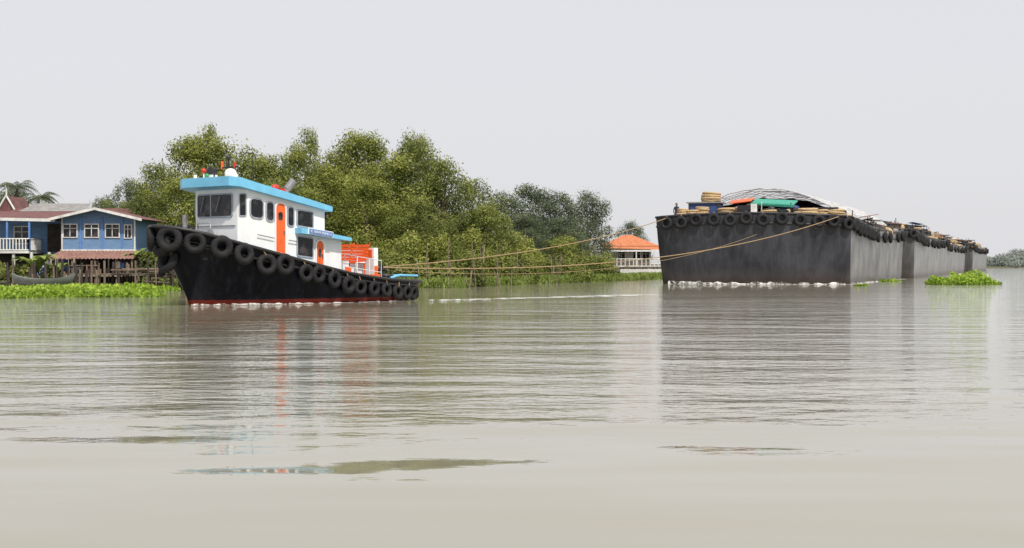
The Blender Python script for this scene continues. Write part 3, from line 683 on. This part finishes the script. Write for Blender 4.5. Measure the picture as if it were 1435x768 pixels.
def foam():
    m,t,b=nt('foam'); L=t.links.new; N=t.nodes.new
    tc=N('ShaderNodeTexCoord'); n=N('ShaderNodeTexNoise'); n.inputs['Scale'].default_value=1.6; n.inputs['Detail'].default_value=8; n.inputs['Roughness'].default_value=.75
    L(tc.outputs['Object'],n.inputs['Vector']); r=N('ShaderNodeValToRGB'); r.color_ramp.elements[0].position=.46; r.color_ramp.elements[0].color=(0,0,0,1); r.color_ramp.elements[1].position=.56; r.color_ramp.elements[1].color=(.9,.9,.9,1)
    L(n.outputs['Fac'],r.inputs[0]); L(r.outputs[0],b.inputs['Alpha']); b.inputs['Base Color'].default_value=(.75,.75,.72,1); b.inputs['Roughness'].default_value=.8
    return m
FOAM=foam()
g=G()
def strip(g,pts,w0,w1,z=.012):
    vs=[]
    for i,p in enumerate(pts):
        a=Vector(pts[max(0,i-1)]);b=Vector(pts[min(len(pts)-1,i+1)]); d=(b-a).normalized(); nrm=Vector((-d.y,d.x)); w=lerp(w0,w1,i/(len(pts)-1))
        vs+=[(p[0]+nrm.x*w/2,p[1]+nrm.y*w/2,z),(p[0]-nrm.x*w/2,p[1]-nrm.y*w/2,z)]
    g.add(vs,[(2*i,2*i+1,2*i+3,2*i+2) for i in range(len(pts)-1)])
def ridge(g,pts,r0,r1,step=.35):
    # churned foam roll riding along a waterline
    out=[]
    for a,b in zip(pts[:-1],pts[1:]):
        a=Vector((*a,0));b=Vector((*b,0)); k=max(1,int((b-a).length/step))
        out+=[a.lerp(b,i/k) for i in range(k)]
    rr=[lerp(r0,r1,i/len(out))*random.uniform(.35,1.1) for i in range(len(out))]
    g.tube([(p.x+random.uniform(-.04,.04),p.y,-.02) for p in out],rr,8)
pp=[hp(t,0,-1) for t in np.linspace(0,1,14)]
wl=[tuple((mw@Vector((p.x,p.y-.05,0)))[:2]) for p in pp]
strip(g,[tuple((mw@Vector((p.x,p.y-.12,0)))[:2]) for p in pp],.5,.8); ridge(g,wl[:-1],.10,.05,.22)
strip(g,[(-3.4,62.5),(0,66),(3,69),(7,74)],1.2,2.5); ridge(g,[(-3.6,62.2),(-1.2,64.2),(.6,66)],.08,.03,.3)
fw=[(12.7,115.0),(15,113.6),(18,112.4),(21,111.6),(24,111.4),(26.6,112.0)]
strip(g,[(p[0],p[1]-.8) for p in fw],1.6,2.0); ridge(g,fw,.28,.22); strip(g,[(27.0,111.8),(32,126),(42,152)],.5,.6); ridge(g,[(26.8,112.6),(32,126),(41,151)],.14,.08,.6)
g.obj('bow_wave_foam',FOAM)

# ------------------------------------------------------------------ stilt houses (left bank)
def railing(g,a,b,z0,z1,n,m,r=.03):
    a=Vector((*a,0));b=Vector((*b,0))
    for i in range(n+1):
        p=a.lerp(b,i/n); g.box((p.x,p.y,(z0+z1)/2),(r*2,r*2,z1-z0),m)
    for z in(z0+.05,z1): g.tube([(a.x,a.y,z),(b.x,b.y,z)],r*1.3,5,m)
def hwin(g,x,y,z,w,h,mf,mg):
    g.box((x,y,z),(w+.16,.06,h+.16),mf); g.box((x,y-.035,z),(w,.03,h),mg); g.box((x,y-.055,z),(.05,.03,h),mf); g.box((x,y-.055,z+h*.2),(w,.03,.04),mf)
def corr(g,x0,x1,y0,y1,z0,z1,m,step=.25,amp=.03):
    n=int((x1-x0)/step*2); vs=[]
    for i in range(n+1):
        x=lerp(x0,x1,i/n); a=amp if i%2 else -amp
        vs+=[(x,y0,z0+a+random.uniform(-.01,.01)),(x,y1,z1+a)]
    g.add(vs,[(2*i,2*i+1,2*i+3,2*i+2) for i in range(n)],m)
HM=[BLUEWALL,WHITE2,GLASS,MAROON,WOOD,DARKWOOD,BLUETRIM,RUSTROOF,GREYROOF,LBROWN]
e=empty('blue_stilt_house',(-27.9,96,0))
g=G(); g.box((0,3,3.6),(4.9,6,2.3),0)
g.box((0,-.03,2.5),(5.1,.1,.18),1); g.obj('walls',HM,e)
g=G()
for sd in(-1,1):
    vs=[(0,-.9,5.35),(0,6.5,5.35),(sd*3.1,6.5,4.62),(sd*3.1,-.9,4.62)]; g.add(vs,[(0,1,2,3)],3)
    vs2=[(v[0],v[1],v[2]-.08) for v in vs]; g.add(vs2,[(0,1,2,3)],5)
    g.add([(0,-.92,5.40),(sd*3.15,-.92,4.66),(sd*3.15,-.92,4.48),(0,-.92,5.22)],[(0,1,2,3)],1)
g.add([(-2.4,-.01,4.74),(2.4,-.01,4.74),(0,-.01,5.3)],[(0,1,2)],0)
g.obj('roof',HM,e)
g=G()
for x in(-1.9,-.45,.95): hwin(g,x,-.05,3.85,.85,.8,1,2)
hwin(g,2.0,-.05,3.8,.4,.8,1,2)
for x in(-2.45,-1.2,.25,1.6,2.45): g.box((x,-.04,3.6),(.1,.06,2.3),1 if x in(-2.45,2.45) else 6)
g.obj('windows_and_trim',HM,e)
g=G()
for x in np.linspace(-2.4,2.4,5):
    for y in(.2,3,5.8): g.tube([(x,y,-.6),(x,y,2.5)],.1,7,4)
g.box((0,3,2.4),(5,6,.15),5); g.box((-.8,2.2,1.4),(2.6,.1,1.9),5); g.box((1.4,2.6,1.4),(1.6,.1,1.9),8)
corr(g,-2.6,3.3,-3.4,-.1,1.95,2.5,7); 
for x in(-2.3,-.8,.7,2.1,3.1): g.tube([(x,-3.2,-.6),(x,-3.2,1.95)],.07,6,4)
g.box((.2,-2.0,.85),(5.6,2.8,.12),9)
for i in range(26): g.box((random.uniform(-2.2,2.8),random.uniform(-2.8,-.8),1.0+random.uniform(0,.6)),(random.uniform(.15,.5),.2,random.uniform(.2,.7)),random.choice([1,4,5,6,5,4,3]),rz=random.uniform(0,1))
railing(g,(-2.5,-3.35),(1.0,-3.35),.9,1.5,9,4)
g.obj('stilts_and_landing',HM,e)

e=empty('white_balcony_house',(-33.2,96.5,0))
g=G(); g.box((-1.2,4.2,3.4),(6.6,5,2.6),0); g.obj('walls',HM,e)
g=G(); 
vs=[(-4.8,-.8,4.75),(2.4,-.8,4.6),(2.2,4,5.25),(-4.8,4,5.35)]; g.add(vs,[(0,1,2,3)],3); g.add([(v[0],v[1],v[2]-.1) for v in vs],[(0,1,2,3)],8)
g.add([(-4.8,-.82,4.80),(2.45,-.82,4.65),(2.45,-.82,4.45),(-4.8,-.82,4.6)],[(0,1,2,3)],1)
g.add([(2.42,-.8,4.65),(2.25,4,5.3),(2.25,4,5.1),(2.42,-.8,4.45)],[(0,1,2,3)],6)
g.box((1.2,8,5.0),(9,4,.1),3,rx=-.18)
g.obj('roof',HM,e)
g=G(); g.box((-1.6,.7,2.42),(4.6,3.0,.18),1); railing(g,(-4.0,-.8),(.7,-.8),2.5,3.3,22,1,.035); railing(g,(.7,-.8),(.7,1.6),2.5,3.3,10,1,.035)
for x in(-4.0,-2.4,-.8,.7): g.box((x,-.7,3.6),(.12,.12,2.2),6)
for x in(-3.2,-.6): hwin(g,x,1.65,3.6,1.0,1.1,1,2)
g.box((1.6,1.66,3.4),(.9,.06,1.9),5)
g.obj('balcony',HM,e)
g=G()
for x in np.linspace(-4,2,6):
    for y in(-.6,1.6,4): g.tube([(x,y,-.6),(x,y,2.4)],.11,7,1 if y<0 else 4)
g.box((-1.5,1.5,1.3),(5.6,.1,2.0),5); g.box((.8,1.2,1.2),(1.4,.12,1.6),1); g.box((-1,-.2,.75),(6,2,.12),9)
for i in range(18): g.box((random.uniform(-4,2),random.uniform(-.8,.6),1.0),(random.uniform(.15,.6),.3,random.uniform(.3,.8)),random.choice([1,4,5,6,5,3]),rz=random.uniform(0,1))
g.obj('stilts_and_landing',HM,e)
e=empty('maroon_roof_house',(-35.5,112,0))
g=G(); g.box((0,3,2.6),(10,6,4.4),9); g.obj('walls',HM,e)
g=G(); g.add([(-6,-1,4.9),(6,-1,4.9),(4.5,3,6.1),(-4.5,3,6.1)],[(0,1,2,3)],3); g.add([(6,-1,4.9),(6,7,4.9),(4.5,3,6.1)],[(0,1,2)],8); g.add([(-6,7,4.9),(6,7,4.9),(4.5,3,6.1),(-4.5,3,6.1)],[(0,1,2,3)],8)
g.add([(-3.5,-.5,5.6),(2,-.5,5.6),(1.5,3,6.5),(-3,3,6.5)],[(0,1,2,3)],8); g.obj('roof',HM,e)
e=empty('thai_gable_roof_pavilion',(-42.9,121,0))
g=G(); g.box((0,2,2.7),(3.2,4,4.2),9); g.obj('walls',HM,e)
g=G()
for sd in(-1,1):
    g.add([(0,-.3,7.4),(0,4.3,7.4),(sd*1.0,4.3,5.7),(sd*1.0,-.3,5.7)],[(0,1,2,3)],3); g.add([(sd*1.0,-.3,5.7),(sd*1.0,4.3,5.7),(sd*2.2,4.3,4.7),(sd*2.2,-.3,4.7)],[(0,1,2,3)],3)
    g.tube([(0,-.35,7.4),(sd*1.0,-.35,5.7),(sd*2.2,-.35,4.75),(sd*2.4,-.35,5.1)],.09,6,1)
g.add([(-1,-.28,5.7),(1,-.28,5.7),(0,-.28,7.3)],[(0,1,2)],3); g.add([(-2.1,-.28,4.7),(2.1,-.28,4.7),(1,-.28,5.7),(-1,-.28,5.7)],[(0,1,2,3)],9)
g.tube([(0,-.35,7.3),(.05,-.4,7.9),(-.05,-.5,8.3)],[.09,.06,.01],6,1); g.obj('roof',HM,e)
g=G()
for i in range(90):
    x=R_.uniform(-32,-18.8); y=R_.uniform(86,92); h=R_.uniform(.6,2.0); g.tube([(x,y,-.6),(x+R_.uniform(-.12,.12),y,h)],R_.uniform(.04,.09),6,R_.choice([0,1,1]))
for i in range(12):
    x=R_.uniform(-25,-20.5); z=R_.uniform(.5,1.4); g.tube([(x,88,z),(x+2,88.4,z+R_.uniform(-.15,.15))],.05,5,0)
g.box((-23.6,89.5,.95),(4.2,2.5,.12),0); g.box((-21.2,88.8,1.15),(2.6,2.0,.1),0)
g.obj('timber_piles',[WOOD,DARKWOOD])
g=G(); n=13; vs=[]
for i in range(n):
    s=i/(n-1)*2-1; w=.45*(1-abs(s)**2.6)+.03; z=.42+.35*abs(s)**3
    vs+=[(s*1.9,-w,z),(s*1.7,-w*.7,.06),(s*1.7,w*.7,.06),(s*1.9,w,z)]
g.add(vs,[(4*i+j,4*i+j+1,4*i+j+5,4*i+j+4) for i in range(n-1) for j in range(3)],0,True)
for s in(-1,0,1): g.box((s*.9,0,.4),(.2,.75,.05),1)
g.obj('sampan_boat',[M('grey_boat_paint',(.2,.22,.22),.6),LBROWN],None,(-28.4,86.2,.3),.08)
def plant(x,y,z,h,seed,mat):
    rg=random.Random(seed); vs=[];Q=[];t=[]; o=0
    for i in range(9):
        a=rg.uniform(0,6.28); l=h*rg.uniform(.6,.9); w=h*.12
        for k in range(6):
            s=k/5; r=l*.75*s; zz=z+h*.25+l*(s*1.3-.95*s*s); ww=w*math.sin(math.pi*min(.97,s*.85+.12))
            px,py=x+math.cos(a)*r,y+math.sin(a)*r; vs+=[(px-math.sin(a)*ww,py+math.cos(a)*ww,zz),(px+math.sin(a)*ww,py-math.cos(a)*ww,zz)]; t+=[.5+.4*s]*2
        for k in range(5): Q.append((o+2*k,o+2*k+1,o+2*k+3,o+2*k+2))
        o+=12
    ob=bpy.data.objects.new('banana_plant',np_mesh('banana_plant',np.array(vs),np.array(Q),np.zeros(len(Q)),t,[mat])); COL.objects.link(ob)
for i,(x,y,h) in enumerate([(-30.6,91.5,3.0),(-29.6,92,2.2),(-24.2,95,3.4),(-23.4,97,3.8),(-34.3,92.5,1.8),(-22.6,94,2.6)]): plant(x,y,.3,h,i,LFG)
mass('garden_shrubs',[(x,R_.uniform(90.5,93),R_.uniform(.6,1.2),R_.uniform(.4,.9),.6,R_.uniform(.4,1.0)) for x in [R_.uniform(-35,-29.5) for _ in range(12)]]+[(R_.uniform(-24.5,-20),R_.uniform(95,99),R_.uniform(1,3),1.0,1,1.2) for _ in range(10)],.12,LF2,240,seed=14)
g=G()
for i in range(40):
    x=R_.choice([R_.uniform(-6.5,-1.5),R_.uniform(-3.5,4.5)]); y=shore(x)+R_.uniform(-2.2,1.5); h=R_.uniform(.8,3.4); g.tube([(x,y,-.5),(x+R_.uniform(-.4,.4),y+R_.uniform(-.1,.1),h)],R_.uniform(.018,.035),5,R_.choice([0,1,1]))
g.obj('bamboo_stakes',[LBROWN,WOOD])

# ------------------------------------------------------------------ orange-roofed riverside house
e=empty('orange_roof_house',(13.0,170,0))
CREAM=M('cream_wall',(.5,.46,.4),.8,var=.2)
OM=[CREAM,ORROOF,WHITE2,GLASS,GREYROOF,WOOD,DARKWOOD]
g=G(); g.box((0,3,2.6),(7.2,6,2.6),0); g.box((-3.2,1,2.3),(3.4,4,2.2),2); g.obj('walls',OM,e)
g=G(); g.add([(-2.4,-.8,3.75),(4.6,-.8,3.75),(4.6,6.8,3.75),(-2.4,6.8,3.75),(.6,3,5.15),(1.6,3,5.15)],[(0,1,5,4),(1,2,5),(2,3,4,5),(3,0,4)],1)
g.add([(-5.2,-1.4,3.4),(-1.4,-1.4,3.4),(-1.6,2.5,4.5),(-5.0,2.5,4.5)],[(0,1,2,3)],4)
g.add([(-2.2,-1.6,3.5),(4.9,-1.6,3.3),(4.6,-.7,3.72),(-2.2,-.7,3.72)],[(0,1,2,3)],1); g.obj('roof',OM,e)
g=G()
for x in(-1.6,.1,1.9,3.0): hwin(g,x,-.04,2.6,.8,1.1,2,3)
hwin(g,-3.6,-1.04,2.5,.9,.9,2,3); g.obj('windows',OM,e)
g=G()
g.box((.5,-7,1.25),(12,10,.15),5); railing(g,(-5.5,-12),(6.5,-12),1.3,2.15,26,2,.05); railing(g,(-5.5,-12),(-5.5,-2),1.3,2.15,14,2,.05)
for x in np.linspace(-5.4,6.4,10):
    for y in(-11.9,-6,-2): g.tube([(x,y,-.6),(x,y,1.2)],.12,6,5)
for x in(-4.5,-1.5,1.5,4.5): g.tube([(x,-4,1.3),(x,-4,3.2)],.08,6,2)
g.box((0,-3.9,3.15),(10,.15,.2),2); g.box((2,-12.2,.75),(6,.06,.6),2)
g.obj('river_terrace',OM,e)
mass('terrace_shrubs',[(11.5+R_.uniform(-4,3.5),148+R_.uniform(-1,3),R_.uniform(.1,.5),1.0,.8,R_.uniform(.3,.7)) for _ in range(9)],.14,LFG,200,seed=21)

# ------------------------------------------------------------------ sky, sun, camera
w=bpy.data.worlds.new('World'); S.world=w; w.use_nodes=True; t=w.node_tree; bg=t.nodes['Background']
sky=t.nodes.new('ShaderNodeTexSky'); sky.sky_type='NISHITA'; sky.sun_disc=False
EL=math.radians(50); sunv=Vector((.38,-.85,0)).normalized()
az=math.atan2(sunv.x,sunv.y); sky.sun_elevation=EL; sky.sun_rotation=az; sky.dust_density=4; sky.air_density=1.0; sky.ozone_density=1
mx=t.nodes.new('ShaderNodeMixRGB'); mx.inputs[0].default_value=.86; mx.inputs[2].default_value=(8.4,8.4,8.7,1)
t.links.new(sky.outputs[0],mx.inputs[1]); t.links.new(mx.outputs[0],bg.inputs[0]); bg.inputs[1].default_value=.1
sl=bpy.data.lights.new('sun','SUN'); sl.energy=3.8; sl.angle=math.radians(2); sl.color=(1,.945,.85)
so=bpy.data.objects.new('sun',sl); COL.objects.link(so)
d=Vector((sunv.x*math.cos(EL),sunv.y*math.cos(EL),math.sin(EL))); so.rotation_euler=d.to_track_quat('Z','Y').to_euler(); so.location=(0,0,60)
cam=bpy.data.cameras.new('camera'); co=bpy.data.objects.new('camera',cam); COL.objects.link(co); S.camera=co
co.location=(0,0,1.6); cam.sensor_width=36; cam.lens=ZOOM[0]; cam.shift_x=ZOOM[1]; cam.clip_end=9000; cam.clip_start=.1
co.rotation_euler=(math.radians(90-.40),0,0)
S.view_settings.view_transform='Standard'; S.view_settings.look='None'; S.view_settings.exposure=0
